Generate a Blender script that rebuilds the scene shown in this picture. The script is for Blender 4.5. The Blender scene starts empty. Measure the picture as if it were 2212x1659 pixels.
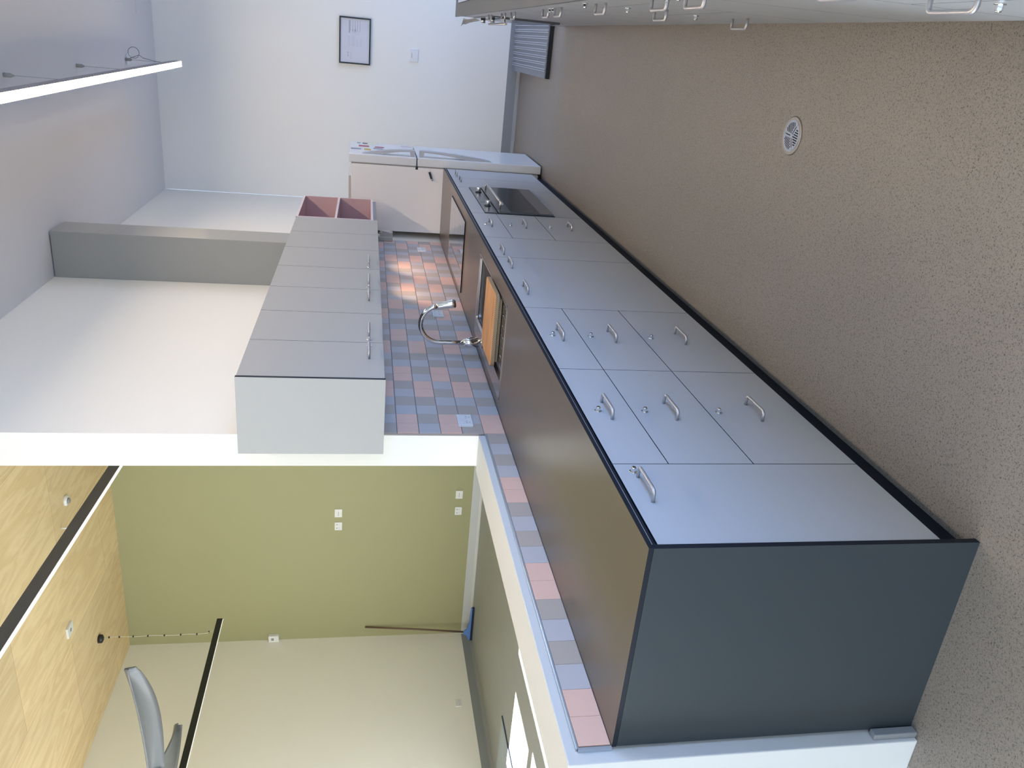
import bpy, bmesh, math, random
from mathutils import Vector, Matrix
random.seed(4)
S = bpy.context.scene
COL = S.collection

# ------------------------------------------------------------------ camera
RR = [[0.9166559437869182, 0.3992159914304784, 0.01919564810821748],
      [0.09094263118929374, -0.16156732881766162, -0.9826624222443299],
      [-0.3891931635479771, 0.9025090528326604, -0.18440740495601518]]
cd = bpy.data.cameras.new('camera')
cam = bpy.data.objects.new('camera', cd)
COL.objects.link(cam)
X, Y, Z = RR[1], RR[0], [-v for v in RR[2]]
cam.matrix_world = Matrix(((X[0], Y[0], Z[0], 1.0777891), (X[1], Y[1], Z[1], -1.5168881),
                           (X[2], Y[2], Z[2], 1.5800252), (0, 0, 0, 1)))
cd.sensor_fit = 'HORIZONTAL'
cd.sensor_width = 36.0
cd.lens = 1737.246 * 36.0 / 2212.0
cd.clip_start = 0.02
cd.clip_end = 200
S.camera = cam

# ------------------------------------------------------------------ world, sun, daylight, exposure
S.view_settings.view_transform = 'Standard'
S.view_settings.look = 'None'
S.view_settings.gamma = 1.0
S.view_settings.use_curve_mapping = False
S.view_settings.exposure = -0.22
S.cycles.use_denoising = True
S.cycles.max_bounces = 10
S.cycles.diffuse_bounces = 6
S.cycles.glossy_bounces = 4
S.cycles.sample_clamp_indirect = 6.0
S.cycles.caustics_reflective = False
S.cycles.caustics_refractive = False

w = bpy.data.worlds.new('sky')
S.world = w
w.use_nodes = True
wb = w.node_tree.nodes['Background']
wb.inputs[0].default_value = (0.62, 0.78, 1.0, 1)
wb.inputs[1].default_value = 1.6

def lamp(name, kind, loc, direction, energy, color, size=None):
    l = bpy.data.lights.new(name, kind)
    l.energy = energy
    l.color = color
    if kind == 'AREA':
        l.shape = 'RECTANGLE'
        l.size, l.size_y = size
    if kind == 'SUN':
        l.angle = math.radians(0.6)
    o = bpy.data.objects.new(name, l)
    COL.objects.link(o)
    o.location = loc
    o.rotation_euler = Vector(direction).to_track_quat('-Z', 'Y').to_euler()
    return o

lamp('sun', 'SUN', (-12, 3, 9), (0.643, 0.0, -0.766), 105.0, (1.0, 0.95, 0.86))
# daylight through the glazing behind the camera and to the right, and through the living-room windows, plus an added low fill on the left
lamp('daylight_kitchen_window', 'AREA', (1.6, -3.95, 1.75), (-.1, 1, -.75), 85, (0.60, 0.77, 1.0), (3.0, 2.2))
lamp('daylight_living_clerestory', 'AREA', (-3.6, -3.95, 3.2), (0, 1, .15), 112, (0.97, 0.97, 0.95), (4.2, 1.9))
lamp('daylight_living_side', 'AREA', (-6.55, 3.2, 2.2), (1, 0.35, 0.5), 25, (0.95, 0.97, 1.0), (2.4, 2.2))
lamp('daylight_side_window', 'AREA', (3.25, 0.1, 1.55), (-1, 0, -0.55), 105, (0.24, 0.47, 1.0), (2.2, 1.1))

lamp('daylight_far_door', 'AREA', (3.25, 6.3, 0.85), (-1, 0, -.25), 48, (0.30, 0.50, 1.0), (1.8, 1.3))

lamp('daylight_left_door', 'AREA', (-6.55, -1.8, .85), (1, 0.12, 0), 430, (0.74, 0.87, 1.0), (2.2, 1.5))  # added fill lamp, brightens the near floor and bounces into the living room

# ------------------------------------------------------------------ materials
def nodes(m):
    return m.node_tree.nodes, m.node_tree.links

def mat(name, col, rough=0.5, metal=0.0, spec=0.5, bump=0.0, bscale=200.0, var=0.0, vscale=6.0, coat=0.0, emit=None, es=0.0):
    m = bpy.data.materials.new(name)
    m.use_nodes = True
    N, L = nodes(m)
    b = N['Principled BSDF']
    b.inputs['Base Color'].default_value = (*col, 1)
    b.inputs['Roughness'].default_value = rough
    b.inputs['Metallic'].default_value = metal
    b.inputs['Specular IOR Level'].default_value = spec
    b.inputs['Coat Weight'].default_value = coat
    if emit:
        b.inputs['Emission Color'].default_value = (*emit, 1)
        b.inputs['Emission Strength'].default_value = es
    tc = N.new('ShaderNodeTexCoord')
    if var > 0:
        n = N.new('ShaderNodeTexNoise')
        n.inputs['Scale'].default_value = vscale
        n.inputs['Detail'].default_value = 4
        L.new(tc.outputs['Object'], n.inputs['Vector'])
        mr = N.new('ShaderNodeMapRange')
        mr.inputs['To Min'].default_value = 1 - var
        mr.inputs['To Max'].default_value = 1 + var
        L.new(n.outputs['Fac'], mr.inputs['Value'])
        mx = N.new('ShaderNodeVectorMath')
        mx.operation = 'SCALE'
        mx.inputs[0].default_value = col
        L.new(mr.outputs['Result'], mx.inputs['Scale'])
        L.new(mx.outputs['Vector'], b.inputs['Base Color'])
    if bump > 0:
        n2 = N.new('ShaderNodeTexNoise')
        n2.inputs['Scale'].default_value = bscale
        n2.inputs['Detail'].default_value = 3
        L.new(tc.outputs['Object'], n2.inputs['Vector'])
        bp = N.new('ShaderNodeBump')
        bp.inputs['Strength'].default_value = bump
        bp.inputs['Distance'].default_value = 0.002
        L.new(n2.outputs['Fac'], bp.inputs['Height'])
        L.new(bp.outputs['Normal'], b.inputs['Normal'])
    return m

M = {}
M['plaster'] = mat('warm white plaster', (0.78, 0.755, 0.69), 0.75, spec=0.25, bump=0.08, bscale=180, var=0.015, vscale=1.2)
M['plaster_living'] = mat('off white plaster', (0.87, 0.865, 0.83), 0.75, spec=0.25, bump=0.06, bscale=180)
M['plaster_half'] = mat('pale grey plaster', (0.64, 0.66, 0.665), 0.7, spec=0.3, bump=0.05, bscale=180)
M['plaster_cool'] = mat('white plaster', (0.76, 0.765, 0.75), 0.7, spec=0.3, bump=0.05, bscale=180)
M['ceiling'] = mat('ceiling paint', (0.72, 0.70, 0.70), 0.8, spec=0.2, bump=0.05, bscale=160)
M['olive'] = mat('olive green paint', (0.36, 0.355, 0.205), 0.6, spec=0.3, bump=0.06, bscale=150)
M['skirting'] = mat('grey coved vinyl skirting', (0.27, 0.29, 0.31), 0.45)
M['white_skirting'] = mat('pale grey skirting', (0.55, 0.57, 0.58), 0.45)
M['laminate'] = mat('silver grey laminate', (0.44, 0.46, 0.495), 0.36, metal=0.0, spec=0.55, bump=0.02, bscale=900, var=0.01, vscale=3)
M['upper'] = mat('pale grey laminate', (0.36, 0.353, 0.335), 0.4, spec=0.5, bump=0.02, bscale=900)
M['worktop'] = mat('dark stone laminate', (0.092, 0.076, 0.061), 0.30, spec=0.6, bump=0.05, bscale=700, var=0.10, vscale=2.2)
M['worktop_grey'] = mat('grey stone laminate', (0.09, 0.088, 0.085), 0.45, spec=0.4, bump=0.05, bscale=700, var=0.06, vscale=3)
M['edge'] = mat('black laminate edge', (0.008, 0.012, 0.021), 0.5, spec=0.25)
M['charcoal'] = mat('charcoal laminate', (0.036, 0.047, 0.055), 0.5, spec=0.3, bump=0.03, bscale=700)
M['plinth'] = mat('black plinth', (0.006, 0.009, 0.018), 0.6, spec=0.2)
M['carcass'] = mat('dark carcass board', (0.02, 0.022, 0.028), 0.6)
M['steel'] = mat('brushed steel', (0.62, 0.62, 0.62), 0.3, metal=1.0)
M['handle'] = mat('satin nickel', (0.50, 0.50, 0.52), 0.42, metal=0.85)
M['chrome'] = mat('polished chrome', (0.82, 0.82, 0.82), 0.06, metal=1.0)
M['strip'] = mat('pale metal strip', (0.5, 0.55, 0.6), 0.4, metal=0.6)
M['drain_ring'] = mat('dull steel ring', (0.30, 0.29, 0.28), 0.45, metal=0.8)
M['sink'] = mat('satin stainless steel', (0.46, 0.42, 0.40), 0.27, metal=1.0, bump=0.03, bscale=500)
M['glass_black'] = mat('black ceramic glass', (0.02, 0.021, 0.024), 0.05, spec=0.9, coat=1.0)
M['oven_glass'] = mat('smoked oven glass', (0.012, 0.018, 0.032), 0.15, spec=0.10)
M['oven_panel'] = mat('mirror grey oven panel', (0.085, 0.09, 0.105), 0.18, spec=0.5)
M['display'] = mat('dull display', (0.07, 0.08, 0.10), 0.2)
M['black'] = mat('black plastic', (0.008, 0.009, 0.011), 0.4)
M['white_plastic'] = mat('white plastic', (0.78, 0.79, 0.80), 0.3)
M['beige_plastic'] = mat('aged beige plastic', (0.52, 0.49, 0.43), 0.5, bump=0.1, bscale=60)
M['fridge'] = mat('white enamel', (0.72, 0.73, 0.73), 0.25, bump=0.06, bscale=260)
M['fridge_side'] = mat('cream textured enamel', (0.84, 0.815, 0.79), 0.42, bump=0.2, bscale=240)
M['fridge_handle'] = mat('grey plastic handle', (0.42, 0.42, 0.44), 0.35)
M['seal'] = mat('grey rubber seal', (0.27, 0.26, 0.24), 0.6)
M['pink'] = mat('dusty pink laminate', (0.54, 0.36, 0.36), 0.5)
M['pink_edge'] = mat('pale pink edge', (0.66, 0.56, 0.57), 0.5)
M['flue'] = mat('grey painted duct', (0.31, 0.31, 0.29), 0.35, spec=0.4)
M['diffuser'] = mat('lit opal diffuser', (0.9, 0.9, 0.9), 0.5, emit=(1.0, 0.80, 0.56), es=92.0)
M['diffuser_off_glow'] = mat('unlit opal diffuser with glow', (0.82, 0.83, 0.85), 0.4, emit=(1.0, 0.97, 0.96), es=0.55)  # pendants are switched off; faint emission added to whiten their undersides
M['housing_grey'] = mat('grey light housing', (0.30, 0.27, 0.28), 0.5)
M['housing_black'] = mat('black light housing', (0.035, 0.034, 0.036), 0.55)
M['housing_dark'] = mat('matt black light housing', (0.012, 0.014, 0.013), 0.55)
M['fan'] = mat('grey fan blade', (0.145, 0.155, 0.17), 0.30, spec=0.5)
M['cable_grey'] = mat('grey cable', (0.28, 0.28, 0.29), 0.5)
M['cable_white'] = mat('pale cable', (0.62, 0.60, 0.52), 0.5)
M['hood_lamp'] = mat('lit hood lamp', (1, 0.9, 0.7), 0.4, emit=(1.0, 0.78, 0.52), es=25.0)
M['grout'] = mat('brown grey grout', (0.24, 0.215, 0.21), 0.85)
M['tile_pink'] = mat('pink glazed tile', (0.79, 0.525, 0.43), 0.35, spec=0.45, var=0.03, vscale=9)
M['tile_grey'] = mat('grey glazed tile', (0.46, 0.405, 0.36), 0.35, spec=0.45, var=0.03, vscale=9)
M['tile_blue'] = mat('pale blue glazed tile', (0.52, 0.505, 0.52), 0.35, spec=0.45, var=0.03, vscale=9)
M['blue_plastic'] = mat('blue plastic', (0.12, 0.25, 0.62), 0.4)
M['rubber'] = mat('dark blue rubber', (0.01, 0.02, 0.05), 0.5)
M['pole'] = mat('brown wooden pole', (0.13, 0.075, 0.05), 0.5)
M['paper'] = mat('poster paper', (0.50, 0.49, 0.56), 0.5, coat=0.8)
M['ink'] = mat('grey print', (0.30, 0.30, 0.35), 0.6, coat=0.8)
M['ink_light'] = mat('pale grey print', (0.46, 0.46, 0.53), 0.6, coat=0.8)
M['ramp'] = mat('galvanised grey', (0.17, 0.20, 0.25), 0.4, metal=0.2)
M['ramp_rib'] = mat('pale galvanised rib', (0.42, 0.47, 0.55), 0.35, metal=0.2)
M['cloth'] = mat('off white cloth', (0.62, 0.60, 0.57), 0.85, bump=0.3, bscale=90)
M['mat'] = mat('pale blue grey mat', (0.36, 0.42, 0.46), 0.9, bump=0.4, bscale=160)
M['mat_edge'] = mat('dark mat edging', (0.04, 0.07, 0.13), 0.5)
M['hole'] = mat('dark slot', (0.003, 0.003, 0.003), 0.8)
M['magnet_red'] = mat('red print', (0.42, 0.10, 0.14), 0.5)
M['magnet_yellow'] = mat('ochre print', (0.55, 0.38, 0.06), 0.5)
M['magnet_grey'] = mat('grey print card', (0.28, 0.28, 0.36), 0.5)
M['magnet_dark'] = mat('dark print', (0.06, 0.07, 0.12), 0.5)
M['magnet_pale'] = mat('pale yellow print', (0.72, 0.72, 0.45), 0.5)
M['magnet_pink'] = mat('pale pink print', (0.62, 0.50, 0.54), 0.5)

def wood_board():
    m = mat('oiled timber', (0.6, 0.33, 0.15), 0.5, spec=0.35)
    N, L = nodes(m)
    b = N['Principled BSDF']
    tc = N.new('ShaderNodeTexCoord')
    mp = N.new('ShaderNodeMapping')
    mp.inputs['Scale'].default_value = (2.0, 22.0, 90.0)
    L.new(tc.outputs['Object'], mp.inputs['Vector'])
    n = N.new('ShaderNodeTexNoise')
    n.inputs['Scale'].default_value = 2.5
    n.inputs['Detail'].default_value = 6
    n.inputs['Distortion'].default_value = 0.4
    L.new(mp.outputs['Vector'], n.inputs['Vector'])
    cr = N.new('ShaderNodeValToRGB')
    cr.color_ramp.elements[0].position = 0.3
    cr.color_ramp.elements[0].color = (0.40, 0.19, 0.075, 1)
    cr.color_ramp.elements[1].position = 0.7
    cr.color_ramp.elements[1].color = (0.66, 0.37, 0.17, 1)
    L.new(n.outputs['Fac'], cr.inputs['Fac'])
    L.new(cr.outputs['Color'], b.inputs['Base Color'])
    return m
M['board'] = wood_board()

def endgrain():
    m = mat('timber end grain', (0.4, 0.27, 0.15), 0.6)
    N, L = nodes(m)
    b = N['Principled BSDF']
    tc = N.new('ShaderNodeTexCoord')
    wv = N.new('ShaderNodeTexWave')
    wv.wave_type = 'BANDS'
    wv.bands_direction = 'DIAGONAL'
    wv.inputs['Scale'].default_value = 60.0
    wv.inputs['Distortion'].default_value = 1.5
    L.new(tc.outputs['Object'], wv.inputs['Vector'])
    cr = N.new('ShaderNodeValToRGB')
    cr.color_ramp.elements[0].color = (0.17, 0.11, 0.06, 1)
    cr.color_ramp.elements[1].color = (0.46, 0.33, 0.19, 1)
    L.new(wv.outputs['Fac'], cr.inputs['Fac'])
    L.new(cr.outputs['Color'], b.inputs['Base Color'])
    return m
M['endgrain'] = endgrain()

def floor_mat(name, base, dark, scale):
    m = mat(name, base, 0.42, spec=0.4)
    N, L = nodes(m)
    b = N['Principled BSDF']
    tc = N.new('ShaderNodeTexCoord')
    n = N.new('ShaderNodeTexNoise')
    n.inputs['Scale'].default_value = scale
    n.inputs['Detail'].default_value = 2
    n.inputs['Distortion'].default_value = 1.2
    L.new(tc.outputs['Object'], n.inputs['Vector'])
    cr = N.new('ShaderNodeValToRGB')
    cr.color_ramp.elements[0].position = 0.34
    cr.color_ramp.elements[0].color = (*dark, 1)
    cr.color_ramp.elements[1].position = 0.47
    cr.color_ramp.elements[1].color = (*base, 1)
    L.new(n.outputs['Fac'], cr.inputs['Fac'])
    n2 = N.new('ShaderNodeTexNoise')
    n2.inputs['Scale'].default_value = 2.0
    n2.inputs['Detail'].default_value = 5
    L.new(tc.outputs['Object'], n2.inputs['Vector'])
    mr = N.new('ShaderNodeMapRange')
    mr.inputs['To Min'].default_value = 0.93
    mr.inputs['To Max'].default_value = 1.07
    L.new(n2.outputs['Fac'], mr.inputs['Value'])
    mx = N.new('ShaderNodeVectorMath')
    mx.operation = 'SCALE'
    L.new(cr.outputs['Color'], mx.inputs[0])
    L.new(mr.outputs['Result'], mx.inputs['Scale'])
    L.new(mx.outputs['Vector'], b.inputs['Base Color'])
    bp = N.new('ShaderNodeBump')
    bp.inputs['Strength'].default_value = 0.25
    bp.inputs['Distance'].default_value = 0.001
    L.new(n.outputs['Fac'], bp.inputs['Height'])
    L.new(bp.outputs['Normal'], b.inputs['Normal'])
    return m
M['floor'] = floor_mat('speckled taupe safety vinyl', (0.232, 0.212, 0.195), (0.08, 0.075, 0.066), 230)
M['floor_living'] = floor_mat('grey vinyl', (0.295, 0.31, 0.305), (0.26, 0.275, 0.27), 60)

def ply_mat():
    m = mat('clear finished plywood', (0.6, 0.45, 0.25), 0.5, spec=0.3)
    N, L = nodes(m)
    b = N['Principled BSDF']
    tc = N.new('ShaderNodeTexCoord')
    mp = N.new('ShaderNodeMapping')
    mp.inputs['Scale'].default_value = (3.2, 0.55, 1)
    L.new(tc.outputs['Object'], mp.inputs['Vector'])
    n = N.new('ShaderNodeTexNoise')
    n.inputs['Scale'].default_value = 1.6
    n.inputs['Detail'].default_value = 3
    n.inputs['Distortion'].default_value = 1.0
    L.new(mp.outputs['Vector'], n.inputs['Vector'])
    ml = N.new('ShaderNodeMath')
    ml.operation = 'MULTIPLY'
    ml.inputs[1].default_value = 9.0
    L.new(n.outputs['Fac'], ml.inputs[0])
    fr = N.new('ShaderNodeMath')
    fr.operation = 'PINGPONG'
    fr.inputs[1].default_value = 1.0
    L.new(ml.outputs[0], fr.inputs[0])
    mp2 = N.new('ShaderNodeMapping')
    mp2.inputs['Scale'].default_value = (40, 1.2, 1)
    L.new(tc.outputs['Object'], mp2.inputs['Vector'])
    n2 = N.new('ShaderNodeTexNoise')
    n2.inputs['Scale'].default_value = 2.0
    n2.inputs['Detail'].default_value = 4
    L.new(mp2.outputs['Vector'], n2.inputs['Vector'])
    av = N.new('ShaderNodeMix')
    av.inputs[0].default_value = 0.5
    L.new(fr.outputs[0], av.inputs[2])
    L.new(n2.outputs['Fac'], av.inputs[3])
    cr = N.new('ShaderNodeValToRGB')
    cr.color_ramp.elements[0].position = 0.1
    cr.color_ramp.elements[0].color = (0.72, 0.53, 0.285, 1)
    cr.color_ramp.elements[1].position = 0.75
    cr.color_ramp.elements[1].color = (0.86, 0.68, 0.41, 1)
    L.new(av.outputs[0], cr.inputs['Fac'])
    br = N.new('ShaderNodeTexBrick')
    br.inputs['Color1'].default_value = (1, 1, 1, 1)
    br.inputs['Color2'].default_value = (0.86, 0.86, 0.86, 1)
    br.inputs['Mortar'].default_value = (0.55, 0.5, 0.4, 1)
    br.inputs['Scale'].default_value = 1.0
    br.inputs['Mortar Size'].default_value = 0.0022
    br.inputs['Brick Width'].default_value = 2.4
    br.inputs['Row Height'].default_value = 1.2
    mp3 = N.new('ShaderNodeMapping')
    mp3.inputs['Rotation'].default_value = (0, 0, math.radians(90))
    mp3.inputs['Location'].default_value = (0.9, 0.25, 0)
    L.new(tc.outputs['Object'], mp3.inputs['Vector'])
    L.new(mp3.outputs['Vector'], br.inputs['Vector'])
    mu = N.new('ShaderNodeVectorMath')
    mu.operation = 'MULTIPLY'
    L.new(cr.outputs['Color'], mu.inputs[0])
    L.new(br.outputs['Color'], mu.inputs[1])
    L.new(mu.outputs['Vector'], b.inputs['Base Color'])
    return m
M['ply'] = ply_mat()

# ------------------------------------------------------------------ mesh helpers
class MB:
    def __init__(s):
        s.v, s.f, s.m, s.sm = [], [], [], []

    def face(s, idx, mi=0, smooth=False):
        s.f.append(idx); s.m.append(mi); s.sm.append(smooth)

    def box(s, x0, x1, y0, y1, z0, z1, mi=0):
        i = len(s.v)
        s.v += [(x0, y0, z0), (x1, y0, z0), (x1, y1, z0), (x0, y1, z0), (x0, y0, z1), (x1, y0, z1), (x1, y1, z1), (x0, y1, z1)]
        for q in ((0, 3, 2, 1), (4, 5, 6, 7), (0, 1, 5, 4), (1, 2, 6, 5), (2, 3, 7, 6), (3, 0, 4, 7)):
            s.face([i + k for k in q], mi)
        return s

    def chbox(s, x0, x1, y0, y1, z0, z1, c, mi=0):
        """box with chamfered edges"""
        i = len(s.v)
        bm = bmesh.new()
        bmesh.ops.create_cube(bm, size=1.0)
        for v in bm.verts:
            v.co = Vector((x0 + (v.co.x + .5) * (x1 - x0), y0 + (v.co.y + .5) * (y1 - y0), z0 + (v.co.z + .5) * (z1 - z0)))
        bmesh.ops.bevel(bm, geom=bm.edges[:], offset=c, segments=2, profile=0.6, affect='EDGES')
        bm.verts.index_update()
        for v in bm.verts:
            s.v.append(tuple(v.co))
        for f in bm.faces:
            s.face([i + v.index for v in f.verts], mi)
        bm.free()
        return s

    def tube(s, pts, r, seg=12, mi=0, cap=True, flat=None):
        pts = [Vector(p) for p in pts]
        rs = r if isinstance(r, (list, tuple)) else [r] * len(pts)
        n = len(pts)
        i0 = len(s.v)
        t = (pts[1] - pts[0]).normalized()
        u = t.orthogonal().normalized()
        for k in range(n):
            if k == 0: tk = (pts[1] - pts[0])
            elif k == n - 1: tk = (pts[-1] - pts[-2])
            else: tk = (pts[k + 1] - pts[k - 1])
            tk.normalize()
            u = (u - tk * u.dot(tk)).normalized()
            wv = tk.cross(u)
            for a in range(seg):
                an = 2 * math.pi * a / seg
                s.v.append(tuple(pts[k] + (u * math.cos(an) + wv * math.sin(an)) * rs[k]))
        for k in range(n - 1):
            for a in range(seg):
                b = (a + 1) % seg
                s.face([i0 + k * seg + a, i0 + k * seg + b, i0 + (k + 1) * seg + b, i0 + (k + 1) * seg + a], mi, True)
        if cap:
            s.face([i0 + a for a in range(seg)][::-1], mi)
            s.face([i0 + (n - 1) * seg + a for a in range(seg)], mi)
        return s

    def poly(s, pts, axis, a0, a1, mi=0):
        """prism: 2D outline pts extruded along axis from a0 to a1"""
        i = len(s.v)
        n = len(pts)
        def mk(p, a):
            if axis == 'x': return (a, p[0], p[1])
            if axis == 'y': return (p[0], a, p[1])
            return (p[0], p[1], a)
        s.v += [mk(p, a0) for p in pts] + [mk(p, a1) for p in pts]
        s.face([i + k for k in range(n)][::-1], mi)
        s.face([i + n + k for k in range(n)], mi)
        for k in range(n):
            j = (k + 1) % n
            s.face([i + k, i + j, i + n + j, i + n + k], mi)
        return s

    def disc(s, c, r, axis, h, seg=24, mi=0):
        d = {'x': Vector((h, 0, 0)), 'y': Vector((0, h, 0)), 'z': Vector((0, 0, h))}[axis]
        return s.tube([Vector(c), Vector(c) + d], r, seg, mi)

    def build(s, name, mats, parent=None, bevel=0.0, kind=None):
        me = bpy.data.meshes.new(name)
        off = Vector((0, 0, 0))
        o = bpy.data.objects.new(name, me)
        COL.objects.link(o)
        if parent is not None:
            o.parent = parent
            q = parent
            while q is not None:
                off += Vector(q.location)
                q = q.parent
        me.from_pydata([tuple(Vector(v) - off) for v in s.v], [], s.f)
        if not isinstance(mats, (list, tuple)): mats = [mats]
        for mm in mats: me.materials.append(mm)
        me.polygons.foreach_set('material_index', s.m)
        me.polygons.foreach_set('use_smooth', s.sm)
        me.update()
        bm = bmesh.new(); bm.from_mesh(me)
        bmesh.ops.recalc_face_normals(bm, faces=bm.faces[:])
        bm.to_mesh(me); bm.free()
        if bevel > 0:
            b = o.modifiers.new('bevel', 'BEVEL')
            b.width = bevel; b.segments = 2; b.limit_method = 'ANGLE'; b.angle_limit = math.radians(40)
        if kind: o['kind'] = kind
        return o

def thing(name, loc, label, cat, group=None):
    o = bpy.data.objects.new(name, None)
    COL.objects.link(o)
    o.location = loc
    o.empty_display_size = 0.1
    o['label'] = label; o['category'] = cat
    if group: o['group'] = group
    return o

def tag(o, label, cat, group=None):
    o['label'] = label; o['category'] = cat
    if group: o['group'] = group
    return o

def bx(*a):
    return MB().box(*a)

# ------------------------------------------------------------------ the setting
D = 0.632          # depth of the worktop: the tiled wall's face is x = -D
YW = 1.848         # where the full-height dividing wall ends
YF = 7.43          # far wall
XR = 3.35           # right wall
XL = -6.61         # left wall of the living room
YB = -4.0          # back wall
ZC, ZL = 3.62, 4.487

def wall_grid(name, axis, pos, thick, a0, a1, z0, z1, holes, m):
    """wall slab with rectangular holes (a0,a1,z0,z1)"""
    As = sorted({a0, a1, *[h[0] for h in holes], *[h[1] for h in holes]})
    Zs = sorted({z0, z1, *[h[2] for h in holes], *[h[3] for h in holes]})
    mb = MB()
    for i in range(len(As) - 1):
        for j in range(len(Zs) - 1):
            ca, cz = (As[i] + As[i + 1]) / 2, (Zs[j] + Zs[j + 1]) / 2
            if any(h[0] < ca < h[1] and h[2] < cz < h[3] for h in holes): continue
            if axis == 'x': mb.box(min(pos, pos + thick), max(pos, pos + thick), As[i], As[i + 1], Zs[j], Zs[j + 1])
            else: mb.box(As[i], As[i + 1], min(pos, pos + thick), max(pos, pos + thick), Zs[j], Zs[j + 1])
    return mb.build(name, m, kind='structure')

def frame(name, axis, pos, a0, a1, z0, z1, n, m):
    mb = MB()
    t = 0.03
    def seg(p0, p1, q0, q1):
        if axis == 'x': mb.box(pos - .03, pos + .03, p0, p1, q0, q1)
        else: mb.box(p0, p1, pos - .03, pos + .03, q0, q1)
    seg(a0, a1, z0, z0 + t); seg(a0, a1, z1 - t, z1)
    for k in range(n + 1):
        c = a0 + (a1 - a0) * k / n
        seg(max(a0, c - t / 2), min(a1, c + t / 2), z0, z1)
    return mb.build(name, m, kind='structure')

bx(-0.74, XR + .2, YB - .2, YF + .2, -0.15, 0).build('floor', M['floor'], kind='structure')
bx(XL - .2, -0.74, YB - .2, YF + .2, -0.15, 0).build('floor_living_room', M['floor_living'], kind='structure')
bx(-0.74, XR + .2, YB - .2, YF + .2, ZC, ZC + .15).build('ceiling', M['ceiling'], kind='structure')
bx(XL - .2, -0.80, YB - .2, YF + .2, ZL, ZL + .15).build('ceiling_living_room', M['ply'], kind='structure')
bx(-0.80, -0.64, YB, YW, ZC + .0, ZL).build('wall_bulkhead', M['plaster'], kind='structure')
# dividing wall (full height) and the half-height wall in front of it
bx(-0.806, -0.645, YW, YF, 0, ZL).build('wall_left', M['plaster'], kind='structure')
bx(-0.835, -0.642, -0.040, YW, 0, 1.028).build('wall_half_height', M['plaster_half'], kind='structure', bevel=0.003)
bx(-0.642, XR + .2, YF, YF + .15, 0, ZC).build('wall_far', M['plaster_living'], kind='structure')
bx(XL - .2, -0.806, YF, YF + .15, 0, ZL).build('wall_olive', M['olive'], kind='structure')
wall_grid('wall_living_left', 'x', XL, -0.15, YB - .2, YF, 0, ZL,
          [(-2.9, -.7, .05, 2.3), (3.80, 4.51, .92, 2.23), (2.95, 3.655, .92, 2.375), (2.10, 2.79, .92, 2.23), (1.2, 4.58, 2.58, 3.6)], M['plaster_living'])
wall_grid('wall_back', 'y', YB, -0.15, XL, XR, 0, ZL, [(-5.7, -1.5, 2.25, 4.15), (.1, 3.1, .65, 2.85)], M['plaster_cool'])
wall_grid('wall_right', 'x', XR, 0.15, YB - .15, YF, 0, ZC, [(-1.1, 1.3, .95, 2.15), (5.4, 7.2, 0, 2.45)], M['plaster_cool'])
frame('window_1', 'y', YB - .07, .1, 3.1, .65, 2.85, 3, M['housing_black'])
frame('window_2', 'y', YB - .07, -5.7, -1.5, 2.25, 4.15, 4, M['housing_black'])
frame('window_3', 'x', XR + .07, -1.1, 1.3, .95, 2.15, 2, M['housing_black'])
# skirtings
def cove(name, pts, axis, a0, a1, m):
    return MB().poly(pts, axis, a0, a1).build(name, m, kind='structure')
cove('baseboard_far', [(YF - .004, .132), (YF, .132), (YF, 0), (YF - .03, 0), (YF - .012, .012), (YF - .004, .03)], 'x', -0.64, XR, M['skirting'])
cove('baseboard_olive', [(YF - .004, .132), (YF, .132), (YF, 0), (YF - .03, 0), (YF - .012, .012), (YF - .004, .03)], 'x', XL, -0.81, M['white_skirting'])
cove('baseboard_living_left', [(XL + .004, .132), (XL, .132), (XL, 0), (XL + .03, 0), (XL + .012, .012), (XL + .004, .03)], 'y', YB, YF - .03, M['skirting'])
# lifted end of skirting on the foot of the half wall
bx(-0.642, -0.622, -0.030, -0.004, 0, .135).build('baseboard_half_wall', M['skirting'], kind='structure', bevel=.003)

# access hatch outline in the kitchen ceiling
hb = MB()
hb.box(1.013, 1.46, 6.83, 7.27, ZC - .003, ZC)
h = hb.build('ceiling_hatch', M['ceiling'], bevel=.001)
tag(h, 'flush square access hatch in the ceiling near the far wall', 'hatch')

# ------------------------------------------------------------------ tiled splashback
TP = 0.1022
seqs = ['PPBGBG', 'GBGBPP', 'PPGBGB', 'BGBGPP']
def tile_wall(name, y_of, k0, k1, rows, xface, label):
    mb = MB()
    ys = sorted([y_of(k0), y_of(k1)])
    mb.box(-0.645, xface - .0035, ys[0] - .002, ys[1] + .002, 0.90, 0.90 + rows * TP, 0)
    for r in range(rows):
        z0 = 0.90 + r * TP + .0016
        for k in range(k0, k1):
            c = seqs[r % 4][k % 6]
            mi = {'P': 1, 'G': 2, 'B': 3}[c]
            a, b = sorted((y_of(k), y_of(k + 1)))
            mb.chbox(-0.640, xface, a + .0006, b - .0006, z0, z0 + TP - .0032, .0006, mi)
    o = mb.build(name, [M['grout'], M['tile_pink'], M['tile_grey'], M['tile_blue']])
    return tag(o, label, 'tiles')
tile_wall('tiled_splashback', lambda k: YW + .002 + k * TP, 0, 37, 6, -D,
          'pink, grey and pale blue checked tile splashback under the wall cabinets')
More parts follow.
